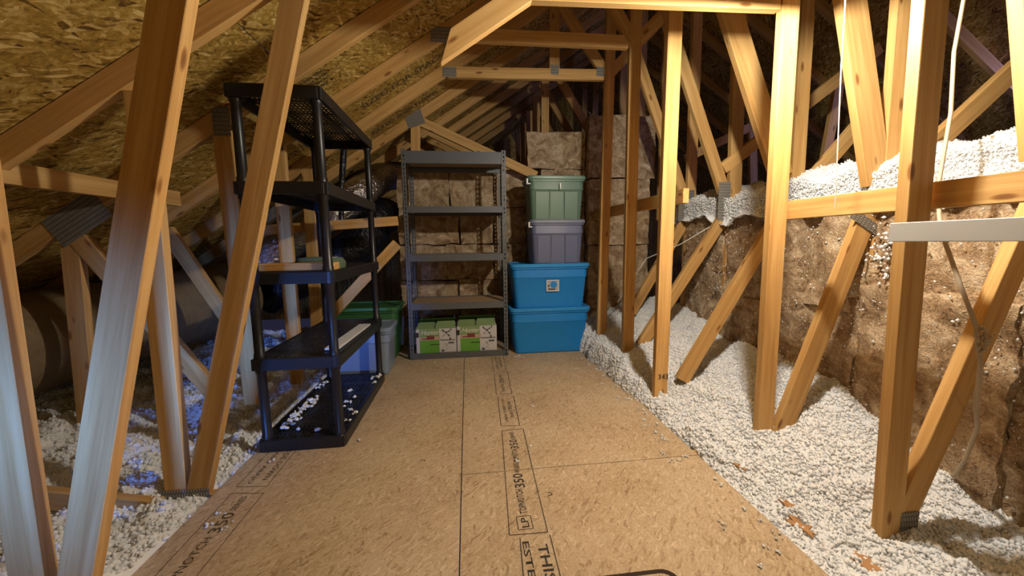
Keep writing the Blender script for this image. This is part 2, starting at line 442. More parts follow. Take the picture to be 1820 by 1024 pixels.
# ------------------------------------------------------------------ roof deck (left slope seen from below, ridge, right slope)
PITCH = 0.66; ZI = 2.55; RX = 2.10
TH = math.atan(PITCH); CT = math.cos(TH); ST = math.sin(TH)
RZ = ZI + PITCH * RX
ceiling = tag(empty('ceiling'), kind='structure')
def roof_panel(side, u0, u1, y0, y1):
    """u runs along the slope; side -1 is the left slope (u up towards the ridge)"""
    mb = MB(); g = 0.002
    mb.box((g, g, 0), (u1 - u0 - g, y1 - y0 - g, 0.012))
    o = mb.build('roof_panel', M['roof'], ceiling)
    off = 0.092
    if side < 0:
        x = RX - (RX - 0) + u0 * CT; z = ZI + off / CT + u0 * ST
        o.location = (x, y0, z); o.rotation_euler = (0, -TH, 0)
    else:
        x = RX + u0 * CT; z = RZ + off / CT - u0 * ST
        o.location = (x, y0, z); o.rotation_euler = (0, TH, 0)
    return o
left_panels = []
U = RX / CT
us = [U - 1.22 * k for k in range(7)]
for k in range(6):
    y = -1.9 - (1.2 if k % 2 else 0.0)
    while y < 7.6:
        y1 = min(y + 2.44, 7.9)
        left_panels.append((us[k + 1], y, roof_panel(-1, us[k + 1], us[k], max(y, -1.9), y1)))
        y += 2.44
for k in range(5):
    y = -1.9 - (1.2 if k % 2 else 0.0)
    while y < 7.6:
        roof_panel(1, 1.22 * k, 1.22 * (k + 1), max(y, -1.9), min(y + 2.44, 7.9)); y += 2.44
def roof_text(txt, u0, u1, y, h, mat='ink_faint'):
    """stamp on the underside of the left slope, running up the slope"""
    for (pu, py, o) in left_panels:
        if pu - 0.01 <= u0 < pu + 1.22 and max(py, -1.9) <= y < py + 2.44:
            me = text_mesh(txt, 1.0, offset=0.015)
            co = np.array([v.co[:] for v in me.vertices]); mn, mx = co.min(0), co.max(0)
            w = np.zeros_like(co)
            w[:, 0] = u0 + (co[:, 0] - mn[0]) * (u1 - u0) / (mx[0] - mn[0]) - pu
            w[:, 1] = y - max(py, -1.9) - (co[:, 1] - mn[1]) * h / (mx[1] - mn[1]); w[:, 2] = -0.0012
            me.vertices.foreach_set('co', w.ravel()); me.update()
            link('stamp_print', me, M[mat], o)
            return
roof_text('SIZED FOR SPACING', -0.95, -0.05, 3.23, 0.085, 'ink_faint')
roof_text('EXPOSURE 1', -1.9, -1.3, 3.24, 0.08, 'ink_faint')
for i in range(4): roof_text(('RATED SHEATHING', '24/16 7/16 INCH', 'SIZED FOR SPACING', 'EXPOSURE 1')[i], -1.22, -0.98, 2.50 + 0.045 * i, 0.03, 'ink')
roof_text('RATED SHEATHING', -1.02, -0.30, 3.80, 0.08, 'ink_faint')

# closing gable walls: nothing of the outdoors shows
def gable(name, y):
    mb = MB(); mb.box((-4.4, y, -0.4), (8.4, y + 0.02, 4.4))
    return tag(mb.build(name, M['roof']), kind='structure')
gable('wall_far', 7.9)
gable('wall_front', -1.95)

# ------------------------------------------------------------------ roof trusses
YT = {1: 1.10, 2: 1.69, 3: 2.24, 4: 2.79, 5: 3.34, 6: 3.89, 7: 4.44, 8: 4.99, 9: 5.54, 10: 6.09, 11: 6.64}
TD = 0.038
TL = {
 1: 'nearest roof truss, pale leaning webs at far left and the thickest post at right',
 2: 'second roof truss, its rafter end pointing down under the upper left beam',
 3: 'third roof truss, with handwritten mark low on its lit right-hand post',
 4: 'fourth roof truss, dark crossbeam and shaded post second from the totes',
 5: 'fifth roof truss, lit crossbeam right above the green tote and slim post beside it',
 6: 'sixth roof truss with grey apex plate and brace sloping down behind the steel shelf',
 7: 'seventh roof truss, first one wholly behind the brown insulation wall',
 8: 'eighth roof truss in the dark behind the insulation wall',
 9: 'ninth roof truss, third from the back of the dark attic',
 10: 'tenth roof truss, next to last in the dark far attic',
 11: 'rearmost roof truss at the dark end of the attic'}
truss = {}
for k, y in YT.items():
    t = empty('roof_truss', (0, y, 0)); tag(t, TL[k], 'roof truss', 'roof trusses'); truss[k] = t
def rafter_z(x): return ZI + PITCH * x if x < RX else RZ - PITCH * (x - RX)
_mi = [0]
def member(k, name, x0, z0, x1, z1, w=0.089, skew0=0.0, skew1=0.0, mat='wood', y=0.0, th=TD):
    """a board in the plane of truss k; skew cuts its ends at an angle"""
    L = math.hypot(x1 - x0, z1 - z0); a = math.atan2(z1 - z0, x1 - x0)
    _mi[0] += 1; y = y + 0.0005 * (_mi[0] * 5 % 9); th = th + 0.0003 * (_mi[0] % 11)
    mb = MB(); h = w / 2
    mb.add([(0, 0, -h), (L, 0, -h), (L, th, -h), (0, th, -h), (skew0, 0, h), (L + skew1, 0, h), (L + skew1, th, h), (skew0, th, h)],
           [(0, 3, 2, 1), (4, 5, 6, 7), (0, 1, 5, 4), (1, 2, 6, 5), (2, 3, 7, 6), (3, 0, 4, 7)])
    return mb.build(name, M[mat], truss[k], (x0, y, z0), (0, -a, 0), bev=0.002)
def clip(x0, z0, x1, z1):
    """shorten a member that would stick out above the rafters"""
    def f(t): return (z0 + (z1 - z0) * t) - (rafter_z(x0 + (x1 - x0) * t) + 0.03)
    if f(1.0) > 0 and f(0.0) < 0:
        lo, hi = 0.0, 1.0
        for _ in range(30):
            m = (lo + hi) / 2
            lo, hi = (m, hi) if f(m) < 0 else (lo, m)
        return x0, z0, x0 + (x1 - x0) * lo, z0 + (z1 - z0) * lo
    if f(0.0) > 0 and f(1.0) < 0:
        a = clip(x1, z1, x0, z0); return a[2], a[3], a[0], a[1]
    return x0, z0, x1, z1
HC = 0.0445
for k in YT:
    c0 = HC / CT
    member(k, 'rafter', -3.75, rafter_z(-3.75) + c0, RX, RZ + c0)
    member(k, 'rafter', RX, RZ + c0, 7.2, rafter_z(7.2) + c0)
    if 2 <= k <= 5: member(k, 'bottom_chord', -3.7, -0.063, 2.03, -0.063)
MEMBERS = [
(1,'web',-0.651,1.957,-1.165,0.037,0.089),
(1,'web',-1.216,1.716,-1.260,0.049,0.089),
(1,'post',1.456,2.415,1.552,-0.094,0.089),
(1,'web',1.573,-0.054,2.065,1.337,0.089),
(2,'web',-0.620,2.183,-1.220,-0.019,0.089),
(2,'web',-1.261,1.683,-1.304,-0.012,0.089),
(2,'post',1.494,2.965,1.536,-0.097,0.089),
(2,'web',1.609,-0.035,2.038,1.235,0.100),
(2,'web',1.604,2.952,2.063,1.354,0.140),
(2,'web',2.073,2.999,2.128,1.350,0.089),
(2,'web',2.297,1.483,3.445,2.498,0.089),
(3,'web',-1.282,1.694,-1.262,0.163,0.089),
(3,'web',-2.076,1.132,-2.132,0.084,0.089),
(3,'web',-2.039,1.125,-1.428,0.175,0.089),
(3,'post',1.256,2.594,1.249,-0.005,0.089),
(3,'web',1.401,0.151,2.040,1.251,0.089),
(3,'web',1.323,3.090,2.029,1.480,0.140),
(3,'post',2.086,3.724,2.134,1.428,0.089),
(3,'web',2.206,1.419,2.996,2.318,0.089),
(4,'web',-1.256,1.751,-1.261,0.072,0.089),
(4,'web',-2.009,1.194,-1.646,0.493,0.089),
(4,'post',1.258,3.459,1.264,0.093,0.089),
(4,'web',1.372,0.238,2.039,1.261,0.089),
(4,'web',1.468,2.789,2.028,1.456,0.089),
(4,'web',0.757,3.251,1.250,2.516,0.089),
(4,'web',1.275,2.529,1.887,3.127,0.089),
(4,'post',2.054,3.847,2.119,1.360,0.100),
(4,'web',2.006,1.636,3.289,2.579,0.089),
(5,'web',-1.289,1.700,-1.318,0.034,0.089),
(5,'post',1.292,3.490,1.244,0.107,0.089),
(5,'web',1.540,0.402,2.063,1.292,0.089),
(5,'web',1.450,2.881,2.015,1.507,0.089),
(5,'web',0.636,3.364,1.247,2.536,0.089),
(5,'web',1.287,2.546,1.899,3.165,0.089),
(5,'king_web',0.786,2.541,0.784,3.732,0.089),
(5,'post',2.070,3.696,2.093,1.433,0.089),
(5,'web',-1.391,0.262,-0.600,1.082,0.089),
(6,'post',-0.468,2.264,-0.485,1.865,0.089),
(6,'web',-0.457,2.280,0.727,1.757,0.089),
(7,'web',-0.536,2.390,0.682,1.826,0.089),
(8,'web',-0.607,2.464,0.371,2.006,0.089),
]
for k, n, x0, z0, x1, z1, w in MEMBERS:
    member(k, n, *clip(x0, z0, x1, z1), w)
# rafter end that stops short, and the crossbeams
member(2, 'scab_board', -0.115, 1.868, 0.72, 2.433, 0.089, skew0=0.115)
member(2, 'crossbeam', 0.24, 2.138, 1.452, 2.168, 0.089, skew0=0.11)
member(3, 'crossbeam', -0.06, 2.535, 1.215, 2.535)
member(4, 'crossbeam', -0.12, 2.512, 1.205, 2.519)
member(5, 'crossbeam', -0.12, 2.493, 1.228, 2.523)
for k in (7, 8, 9, 10, 11):
    member(k, 'post', 0.935, 2.95, 0.935, 0.6, 0.089)
    member(k, 'post', RX, 3.9, RX, 1.3)
    member(k, 'web', 2.1, 1.4, 1.0, 3.1)
member(6, 'post', RX, 3.9, RX, 1.3)
member(6, 'web', 2.35, 1.95, 4.6, 3.0); member(6, 'web', 3.2, 1.3, 3.1, 2.4); member(5, 'web', 3.4, 1.3, 3.55, 2.6)
member(2, 'post', 2.11, 1.23, 2.12, 0.0); member(5, 'post', 2.09, 1.30, 2.09, 0.1); member(3, 'post', 2.11, 1.3, 2.11, 0.1); member(4, 'post', 2.11, 1.3, 2.11, 0.1)
member(1, 'web', 1.98, 1.35, 1.55, 2.9); member(1, 'post', 2.06, 3.9, 2.12, 1.86); member(1, 'web', 2.3, 1.45, 3.5, 2.6)

def plate(k, x, z, w, h, a=0.0):
    mb = MB(); mb.box((-w / 2, -0.0016, -h / 2), (w / 2, 0.0, h / 2))
    return mb.build('nail_plate', M['plate'], truss[k], (x, -0.0003, z), (0, -a, 0))
plate(1, 1.615, 0.025, 0.075, 0.075); plate(2, -1.285, -0.02, 0.24, 0.07)
plate(5, -0.105, 2.492, 0.11, 0.08); plate(5, 0.785, 2.545, 0.07, 0.08); plate(5, 1.19, 2.545, 0.07, 0.08)
plate(3, -1.275, 1.735, 0.085, 0.15); plate(3, -2.02, 1.235, 0.30, 0.17, TH); plate(4, -1.256, 1.78, 0.08, 0.12)
plate(4, 2.02, 1.38, 0.10, 0.30); plate(5, 2.04, 1.40, 0.15, 0.29); plate(3, 2.04, 1.34, 0.10, 0.24); plate(2, 2.00, 1.16, 0.05, 0.18, 1.05)
plate(6, -0.475, 2.285, 0.17, 0.14, 0.35); plate(4, -0.135, 2.50, 0.15, 0.10); plate(3, -0.10, 2.52, 0.15, 0.10)
# pencilled number on the third post
me = text_mesh('343', 0.05); o = link('pencil_mark', me, M['ink'], truss[3], (1.222, -0.0012, 0.175), (math.radians(90), 0, 0))

# boards that run lengthwise and tie the trusses together
def long_board(name, x, z, y0, y1, h=0.089, th=0.038, mat='wood', label='', cat='board', dx=0.0):
    L = math.hypot(y1 - y0, dx)
    mb = MB(); mb.box((0, 0, -h / 2), (L, th, h / 2))
    o = mb.build(name, M[mat], None, (x, y0, z), (0, 0, math.atan2(y1 - y0, -dx)), bev=0.002)
    return tag(o, label, cat)
long_board('brace_board', 1.612, 1.222, 0.50, 1.73, label='orange lumber brace running level behind the two nearest right-hand posts', cat='brace')
long_board('brace_board', 1.375, 1.355, 2.225, 4.0, label='dark level brace board behind the three slim posts right of the totes', cat='brace')
long_board('brace_board', -1.77, 1.375, 1.60, 2.62, label='yellow brace board under the roof rafters at far left', cat='brace')
long_board('painted_board', 1.425, 1.098, 0.45, 1.11, 0.062, 0.019, 'painted', 'grey painted board nailed across the nearest right-hand post', 'board')
b = MB(); b.box((0, 0, -0.04), (1.36, 0.038, 0.04)); o = b.build('cross_board', M['wood'], None, (-1.95, 3.385, 1.19), (0, -0.065, 0), bev=0.002)
tag(o, 'orange cross board behind the upper half of the black shelf', 'board')
b = MB(); b.box((0, 0, -0.04), (0.66, 0.038, 0.04)); o = b.build('scrap_lumber', M['wood'], None, (-1.97, 1.62, 0.115), (0, 0.22, 0), bev=0.002)
tag(o, 'low lumber piece lying half buried in insulation between the left webs', 'lumber')

# ------------------------------------------------------------------ fiberglass batts forming the back and right walls
def batt(parent, x0, x1, y0, y1, z0, z1, amp=0.022, seed=0, res=0.035):
    """a slab of fiberglass with bulging, uneven faces"""
    dims = (x1 - x0, y1 - y0, z1 - z0)
    n = [max(2, int(d / res)) for d in dims]
    idx = {}; vs = []; fs = []
    def vid(i, j, k):
        if (i, j, k) not in idx:
            p = Vector((dims[0] * i / n[0], dims[1] * j / n[1], dims[2] * k / n[2]))
            q = p + Vector((x0, y0, z0))
            d = noise.noise_vector(q * 5.0 + Vector((seed * 3.1, 0, 0))) * amp + noise.noise_vector(q * 16.0) * amp * 0.45 + noise.noise_vector(q * 38.0) * amp * 0.2
            e = Vector([0.0 if 0 < a < b else (0.002 if a == 0 else -0.002) for a, b in ((i, n[0]), (j, n[1]), (k, n[2]))])
            vs.append(p + d * 0.8 + e); idx[(i, j, k)] = len(vs) - 1
        return idx[(i, j, k)]
    for ax in range(3):
        a, b = [q for q in range(3) if q != ax]
        for side in (0, n[ax]):
            for i in range(n[a]):
                for j in range(n[b]):
                    def P(u, v):
                        t = [0, 0, 0]; t[ax] = side; t[a] = u; t[b] = v
                        return vid(*t)
                    fs.append((P(i, j), P(i + 1, j), P(i + 1, j + 1), P(i, j + 1)))
    mb = MB(); mb.add(vs, fs)
    return mb.build('insulation_batt', M['batt'], parent, (x0, y0, z0), sm=60)
wall_back = tag(empty('wall_back', (0, 4.03, 0)), kind='structure')
wall_right = tag(empty('wall_right', (2.06, 2.0, 0)), kind='structure')
def wb(*a, **k):
    o = batt(None, *a, **k); o.parent = wall_back; o.location = Vector(o.location) - Vector((0, 4.03, 0)); return o
def wr(*a, **k):
    o = batt(None, *a, **k); o.parent = wall_right; o.location = Vector(o.location) - Vector((2.06, 2.0, 0)); return o
rows = [(1.455, 1.845), (1.07, 1.45), (0.69, 1.065), (0.30, 0.685), (-0.02, 0.295)]
cols = [(-0.70, -0.165), (-0.16, 0.285), (0.29, 0.64), (0.645, 1.285)]
for i, (z0, z1) in enumerate(rows):
    for j, (x0, x1) in enumerate(cols):
        s = (0.0, 0.09, -0.05, 0.06, 0.0)[i] if j in (0, 1) else 0.0
        a0 = x0 + (s if j == 1 else 0); a1 = x1 + (s if j == 0 else 0)
        wb(a0, a1, 4.035 + 0.012 * ((i * 3 + j) % 3), 4.15, z0, z1 - (0.085 if (i == 0 and j == 3) else 0), seed=i * 5 + j)
wb(0.80, 1.29, 4.05, 4.16, 1.765, 1.85, seed=41, amp=0.03)
wb(0.655, 1.285, 4.04, 4.16, 1.855, 2.235, seed=42)
wb(1.295, 2.02, 3.93, 4.10, 1.745, 2.385, seed=43)
wb(1.295, 1.98, 3.93, 4.10, 1.04, 1.74, seed=44)
wb(1.295, 1.97, 3.93, 4.10, 0.05, 1.035, seed=45)
ys = [(-0.10, 0.52), (0.53, 1.135), (1.145, 1.70), (1.735, 2.255), (2.285, 2.80), (2.835, 3.34)]
for i, (y0, y1) in enumerate(ys):
    top = (1.35, 1.34, 1.35, 1.36, 1.38, 1.35)[i]; mid = (0.7, 0.62, 0.80, 0.72, 0.60, 0.85)[i]
    wr(2.045 + 0.02 * (i % 2), 2.19, y0 - 0.015, y1 + 0.015, -0.08, mid + 0.035, amp=0.045, seed=60 + i)
    wr(2.05 + 0.015 * ((i + 1) % 2), 2.19, y0 - 0.015, y1 + 0.015, mid - 0.035, top, amp=0.045, seed=70 + i)

# ------------------------------------------------------------------ blown-in loose fill
rng = np.random.default_rng(11)
def vnoise(x, y, cell, seed):
    r = np.random.default_rng(seed); g = r.random((256, 256))
    u = x / cell + 900; v = y / cell + 900
    i = np.floor(u).astype(int); j = np.floor(v).astype(int); fu = u - i; fv = v - j
    fu = fu * fu * (3 - 2 * fu); fv = fv * fv * (3 - 2 * fv)
    a = g[i % 256, j % 256]; b_ = g[(i + 1) % 256, j % 256]; c_ = g[i % 256, (j + 1) % 256]; d = g[(i + 1) % 256, (j + 1) % 256]
    return (a * (1 - fu) + b_ * fu) * (1 - fv) + (c_ * (1 - fu) + d * fu) * fv - 0.5
def rough_noise(x, y, s=0):
    return 0.05 * vnoise(x, y, 0.30, 1 + s) + 0.048 * vnoise(x, y, 0.10, 2 + s) + 0.036 * vnoise(x, y, 0.05, 3 + s) + 0.022 * vnoise(x, y, 0.026, 4 + s)
ICO = None
def ico():
    global ICO
    if ICO is None:
        ICO = (np.array([(1, 0, 0), (0, 1, 0), (-1, 0, 0), (0, -1, 0), (0, 0, 1), (0, 0, -1)], float),
               np.array([(0, 1, 4), (1, 2, 4), (2, 3, 4), (3, 0, 4), (1, 0, 5), (2, 1, 5), (3, 2, 5), (0, 3, 5)]))
    return ICO
def lumps(px, py, pz, r):
    """thousands of little tufts in one mesh"""
    V, Fc = ico(); n = len(px)
    sc = r[:, None, None] * (0.65 + 0.7 * rng.random((n, 1, 3)))
    jit = 1.0 + 0.55 * (rng.random((n, len(V), 1)) - 0.5)
    ang = rng.random(n) * 6.283; ca, sa = np.cos(ang), np.sin(ang)
    v = V[None] * sc * jit
    x = v[..., 0] * ca[:, None] - v[..., 1] * sa[:, None]; y = v[..., 0] * sa[:, None] + v[..., 1] * ca[:, None]
    out = np.stack([x + px[:, None], y + py[:, None], v[..., 2] + pz[:, None]], -1).reshape(-1, 3)
    fc = (Fc[None] + (np.arange(n) * len(V))[:, None, None]).reshape(-1, 3)
    return out, fc
def raw_mesh(name, parts, mat):
    vs = np.concatenate([p[0] for p in parts]); base = 0; loops = []; sizes = []
    for v, f in parts:
        loops.append((f + base).ravel()); sizes.append(np.full(len(f), f.shape[1])); base += len(v)
    loops = np.concatenate(loops); sizes = np.concatenate(sizes)
    me = bpy.data.meshes.new(name)
    me.vertices.add(len(vs)); me.vertices.foreach_set('co', vs.ravel().astype(np.float32))
    me.loops.add(len(loops)); me.loops.foreach_set('vertex_index', loops.astype(np.int32))
    me.polygons.add(len(sizes)); st = np.concatenate([[0], np.cumsum(sizes)[:-1]])
    me.polygons.foreach_set('loop_start', st.astype(np.int32)); me.polygons.foreach_set('loop_total', sizes.astype(np.int32))
    me.update(calc_edges=True); me.validate()
    me.polygons.foreach_set('use_smooth', [True] * len(me.polygons))
    return link(name, me, mat)
def heap(name, x0, x1, y0, y1, hfun, step, nl, rl, label, keep=None, extra=None):
    nx, ny = int((x1 - x0) / step), int((y1 - y0) / step)
    gx, gy = np.meshgrid(np.linspace(x0, x1, nx + 1), np.linspace(y0, y1, ny + 1))
    z = hfun(gx, gy) + rough_noise(gx, gy)
    v = np.stack([gx, gy, z], -1).reshape(-1, 3)
    i = np.arange(nx); j = np.arange(ny); ii, jj = np.meshgrid(i, j); a = (jj * (nx + 1) + ii).ravel()
    f = np.stack([a, a + 1, a + nx + 2, a + nx + 1], -1)
    if keep is not None:
        cx = gx.ravel()[f].mean(1); cy = gy.ravel()[f].mean(1); f = f[keep(cx, cy)]
    lx = x0 + (x1 - x0) * rng.random(nl); ly = y0 + (y1 - y0) * rng.random(nl)
    if keep is not None:
        m = keep(lx, ly); lx, ly = lx[m], ly[m]
    lz = hfun(lx, ly) + rough_noise(lx, ly) + 0.004
    r = rl[0] + (rl[1] - rl[0]) * rng.random(len(lx)) ** 2
    o = raw_mesh(name, [(v, f), lumps(lx, ly, lz, r)] + ([lumps(*extra)] if extra else []), M['fill'])
    return tag(o, label, 'insulation', kind='stuff')

def h_right(x, y):
    H = np.interp(y, [0.3, 0.9, 1.25, 1.8, 2.65, 3.3, 4.1], [-0.03, 0.0, 0.06, 0.23, 0.25, 0.36, 0.38])
    p = np.interp(y, [0.3, 2.25, 2.65, 4.1], [1.5, 1.3, 0.40, 0.35])
    e = 1.135 + 0.05 * vnoise(x * 0, y, 0.16, 21) + 0.03 * vnoise(x * 0, y, 0.05, 22) - np.interp(y, [2.2, 2.7, 4.1], [0, 0.035, 0.06])
    t = np.clip((x - e) / (2.05 - e), 0, 1)
    lip = np.clip((x - e) / 0.05, 0, 1) ** 0.6
    base = H * t ** p + lip * np.interp(y, [0.3, 1.2, 1.6, 2.4, 4.1], [-0.045, -0.038, 0.012, 0.045, 0.05]) - 0.03 * (1 - lip)
    return np.where(x < e, -0.06 - rough_noise(x, y), base - (1 - lip) * rough_noise(x, y))
heap('blown_insulation', 1.02, 2.10, 0.35, 3.98, h_right, 0.011, 90000, (0.0025, 0.0115),
     'white blown-in insulation heaped along the right edge of the floor')
def h_left(x, y):
    e = -1.13 + 0.04 * vnoise(x * 0, y, 0.13, 31)
    base = np.interp(x, [-3.6, -2.2, -1.6, -1.15], [0.10, 0.06, 0.02, -0.01]) + 0.10 * vnoise(x, y, 0.55, 33)
    base = base + np.interp(y, [1.9, 2.3, 3.0], [0, 0.03, 0.05]) * np.clip((-1.12 - x) / 0.15, 0, 1)
    return np.where(x > e, -0.06 - rough_noise(x, y), base)
heap('blown_insulation', -3.6, -1.08, 0.55, 4.4, h_left, 0.016, 60000, (0.003, 0.014),
     'white blown-in insulation between the left webs under the roof slope', keep=lambda x, y: (x > -3.6 + 0 * y))
def h_top(x, y):
    e = 2.015 + 0.03 * vnoise(x * 0, y, 0.2, 51)
    t = np.clip((x - e) / 0.22, 0, 1); k = np.clip((x - e) / 0.03, 0, 1)
    lowb = 1.24 + 0.10 * vnoise(x * 0, y, 0.13, 52)
    top = 1.37 + 0.12 * np.sqrt(t) + np.clip((x - 2.2), 0, 1) * np.interp(y, [0.3, 1.0, 1.5, 2.2], [0.45, 0.32, 0.08, 0.05]) + 0.06 * vnoise(x, y, 0.4, 44)
    return lowb * (1 - k) + top * k
sk_y = 0.2 + 3.2 * rng.random(12000)
heap('blown_insulation', 1.985, 4.6, 0.2, 3.7, h_top, 0.014, 52000, (0.0022, 0.0085),
     'white blown-in insulation lying on top of the brown batt wall at right',
     extra=(2.015 + 0.025 * vnoise(np.zeros(12000), sk_y, 0.2, 51) - 0.002 + 0.012 * rng.random(12000), sk_y, 1.25 + 0.07 * vnoise(np.zeros(12000), sk_y, 0.13, 52) + 0.17 * rng.random(12000) ** 0.6, 0.002 + 0.006 * rng.random(12000) ** 2))
# white flecks caught on the batts of the right wall
n = 3400
fy = 0.4 + 2.95 * rng.random(n); fz = 0.05 + 1.33 * rng.random(n) ** 0.8
o = raw_mesh('insulation_fleck', [lumps(np.full(n, 2.045) - 0.012 * rng.random(n), fy, fz, 0.0016 + 0.005 * rng.random(n) ** 3), lumps(2.03 + 0.02 * rng.normal(size=90), 1.60 + 0.035 * rng.normal(size=90), 1.02 + 0.09 * rng.normal(size=90), 0.004 + 0.008 * rng.random(90))], M['fill'])
o.parent = wall_right; o.location = (-2.06, -2.0, 0); o['kind'] = 'stuff'
# tufts and crumbs scattered on the floor and the black shelf
def crumbs(name, spots, r, label):
    a = np.array(spots); k = 7
    sg = np.repeat(0.004 + 0.010 * rng.random(len(a)), k)
    px = np.repeat(a[:, 0], k) + rng.normal(0, 1, len(a) * k) * sg; py = np.repeat(a[:, 1], k) + rng.normal(0, 1, len(a) * k) * sg
    pz = np.repeat(a[:, 2], k) + 0.004 + 0.004 * rng.random(len(a) * k)
    o = raw_mesh(name, [lumps(px, py, pz, r * (0.25 + 0.9 * rng.random(len(px))))], M['fill'])
    return tag(o, label, 'insulation', kind='stuff')
fl = [(-1.0, 1.52, 0), (-1.02, 1.46, 0), (-0.94, 1.44, 0), (-1.0, 1.90, 0), (-0.62, 2.04, 0), (0.31, 1.85, 0), (0.40, 2.32, 0), (0.80, 2.6, 0), (0.9, 3.0, 0), (-0.33, 3.35, 0), (0.42, 3.40, 0), (0.47, 3.42, 0), (0.22, 1.72, 0)]
fl += [(1.09 - 0.16 * random.random() ** 2, 0.9 + 2.5 * random.random(), 0) for _ in range(34)]
crumbs('insulation_tuft', fl, 0.006, 'small white insulation tufts strewn over the board floor')
sh = [(-0.72 + 0.02 * i, 2.15 + 0.09 * i, 0.066) for i in range(2)] + [(-0.80, 2.35, 0.066), (-0.79, 2.42, 0.066), (-0.77, 2.50, 0.066), (-0.84, 2.62, 0.066), (-0.71, 2.75, 0.066), (-0.70, 2.9, 0.066), (-0.74, 2.86, 0.066), (-0.95, 2.08, 0.066), (-0.85, 2.06, 0.066), (-0.74, 2.3, 0.066)]
sh += [(-1.05 + 0.05 * random.random(), 2.08 + 0.45 * random.random(), 0.07) for _ in range(34)] + [(-1.07, 2.7, 0.07), (-1.06, 2.75, 0.07), (-1.07, 2.8, 0.07)]
crumbs('insulation_tuft', sh, 0.011, 'white insulation tufts spilled on the lowest tier of the black shelf')
# reddish torn chips lying in the loose fill
chips = [((1.69, 1.77), 0.045, 'thin reddish wood chip in the insulation between the two nearest right posts'), ((1.24, 1.50), 0.03, 'dark small wood chip in insulation close to the floor edge'),
         ((1.27, 1.20), 0.065, 'reddish wood splinter in insulation left of the nearest post foot'), ((1.30, 1.29), 0.045, 'narrow orange wood splinter just beyond the larger chips at right'),
         ((1.35, 1.03), 0.085, 'largest reddish torn board chip at the lower right floor edge')]
for (x, y), s, lab in chips:
    mb = MB(); top = []
    nn = 14
    for i in range(nn):
        a = 6.283 * i / nn; rr = s * (0.35 + 0.65 * random.random()); top.append((rr * math.cos(a) * 0.5, rr * math.sin(a), 0.010 * random.random()))
    mb.loft([[(p[0], p[1], p[2] - 0.008) for p in top], top])
    z = float(h_right(np.array([x]), np.array([y]))[0]) + float(rough_noise(np.array([x]), np.array([y]))[0]) + 0.006
    tag(mb.build('wood_chip', M['chip'], None, (x, y, z), (0.12, -0.15, 0.4)), lab, 'wood chip')

# ------------------------------------------------------------------ black plastic five-tier shelf
BX0, BX1, BY0, BY1 = -1.112, -0.677, 1.985, 2.99
bs = tag(empty('plastic_shelf', ((BX0 + BX1) / 2, (BY0 + BY1) / 2, 0)), 'tall black plastic five-tier shelf standing on the left of the floor', 'shelf')
TZ = [0.064, 0.505, 0.948, 1.390, 1.838]
w2, d2 = (BX1 - BX0) / 2, (BY1 - BY0) / 2
def tier_mesh():
    mb = MB(); h = 0.062; t = 0.014
    mb.loft([rrect(2 * w2, 2 * d2, 0.03, -h), rrect(2 * w2, 2 * d2, 0.03, -0.006), rrect(2 * w2 - 0.008, 2 * d2 - 0.008, 0.028, 0.0),
             rrect(2 * w2 - 2 * t, 2 * d2 - 2 * t, 0.02, 0.0), rrect(2 * w2 - 2 * t, 2 * d2 - 2 * t, 0.02, -h), rrect(2 * w2, 2 * d2, 0.03, -h)], cap0=False, cap1=False)
    # slatted deck: long bars with bridges, some solid bands
    nx = 18; inner = 2 * w2 - 2 * t
    for i in range(nx):
        x = -inner / 2 + inner * (i + 0.5) / nx
        bw = 0.0058 if i % 6 not in (0, 5) else 0.0085
        mb.box((x - bw, -d2 + t, -0.007), (x + bw, d2 - t, -0.004))
    ny = 25
    for j in range(ny + 1):
        y = -d2 + t + (2 * d2 - 2 * t) * j / ny
        wdt = 0.0045 if j % 5 else 0.016
        mb.box((-inner / 2, max(y - wdt, -d2 + 0.002), -0.0065), (inner / 2, min(y + wdt, d2 - 0.002), -0.0038))
    for x in (-0.10, 0.10): mb.box((x - 0.004, -d2 + t, -0.016), (x + 0.008, d2 - t, -0.016))
    for sx in (-1, 1):
        for sy in (-1, 1):
            cx, cy = sx * (w2 - 0.034), sy * (d2 - 0.034)
            mb.box((cx - 0.03, cy - 0.03, -h), (cx + 0.03, cy + 0.03, -0.003))
    return mb.mesh('shelf_tier', [M['black']])
tm = tier_mesh()
for z in TZ: link('shelf_tier', tm, None, bs, (0, 0, z))
for i in range(4):
    for sx in (-1, 1):
        for sy in (-1, 1):
            mb = MB(); z0, z1 = TZ[i] - 0.01, TZ[i + 1] - 0.055
            cx, cy = sx * (w2 - 0.034), sy * (d2 - 0.034)
            mb.tube([(cx, cy, z0), (cx, cy, z0 + 0.03), (cx, cy, z0 + 0.035), (cx, cy, z1 - 0.03), (cx, cy, z1 - 0.025), (cx, cy, z1)], [0.027, 0.027, 0.0235, 0.022, 0.026, 0.026], 14)
            mb.build('post', M['black'], bs, sm=40)
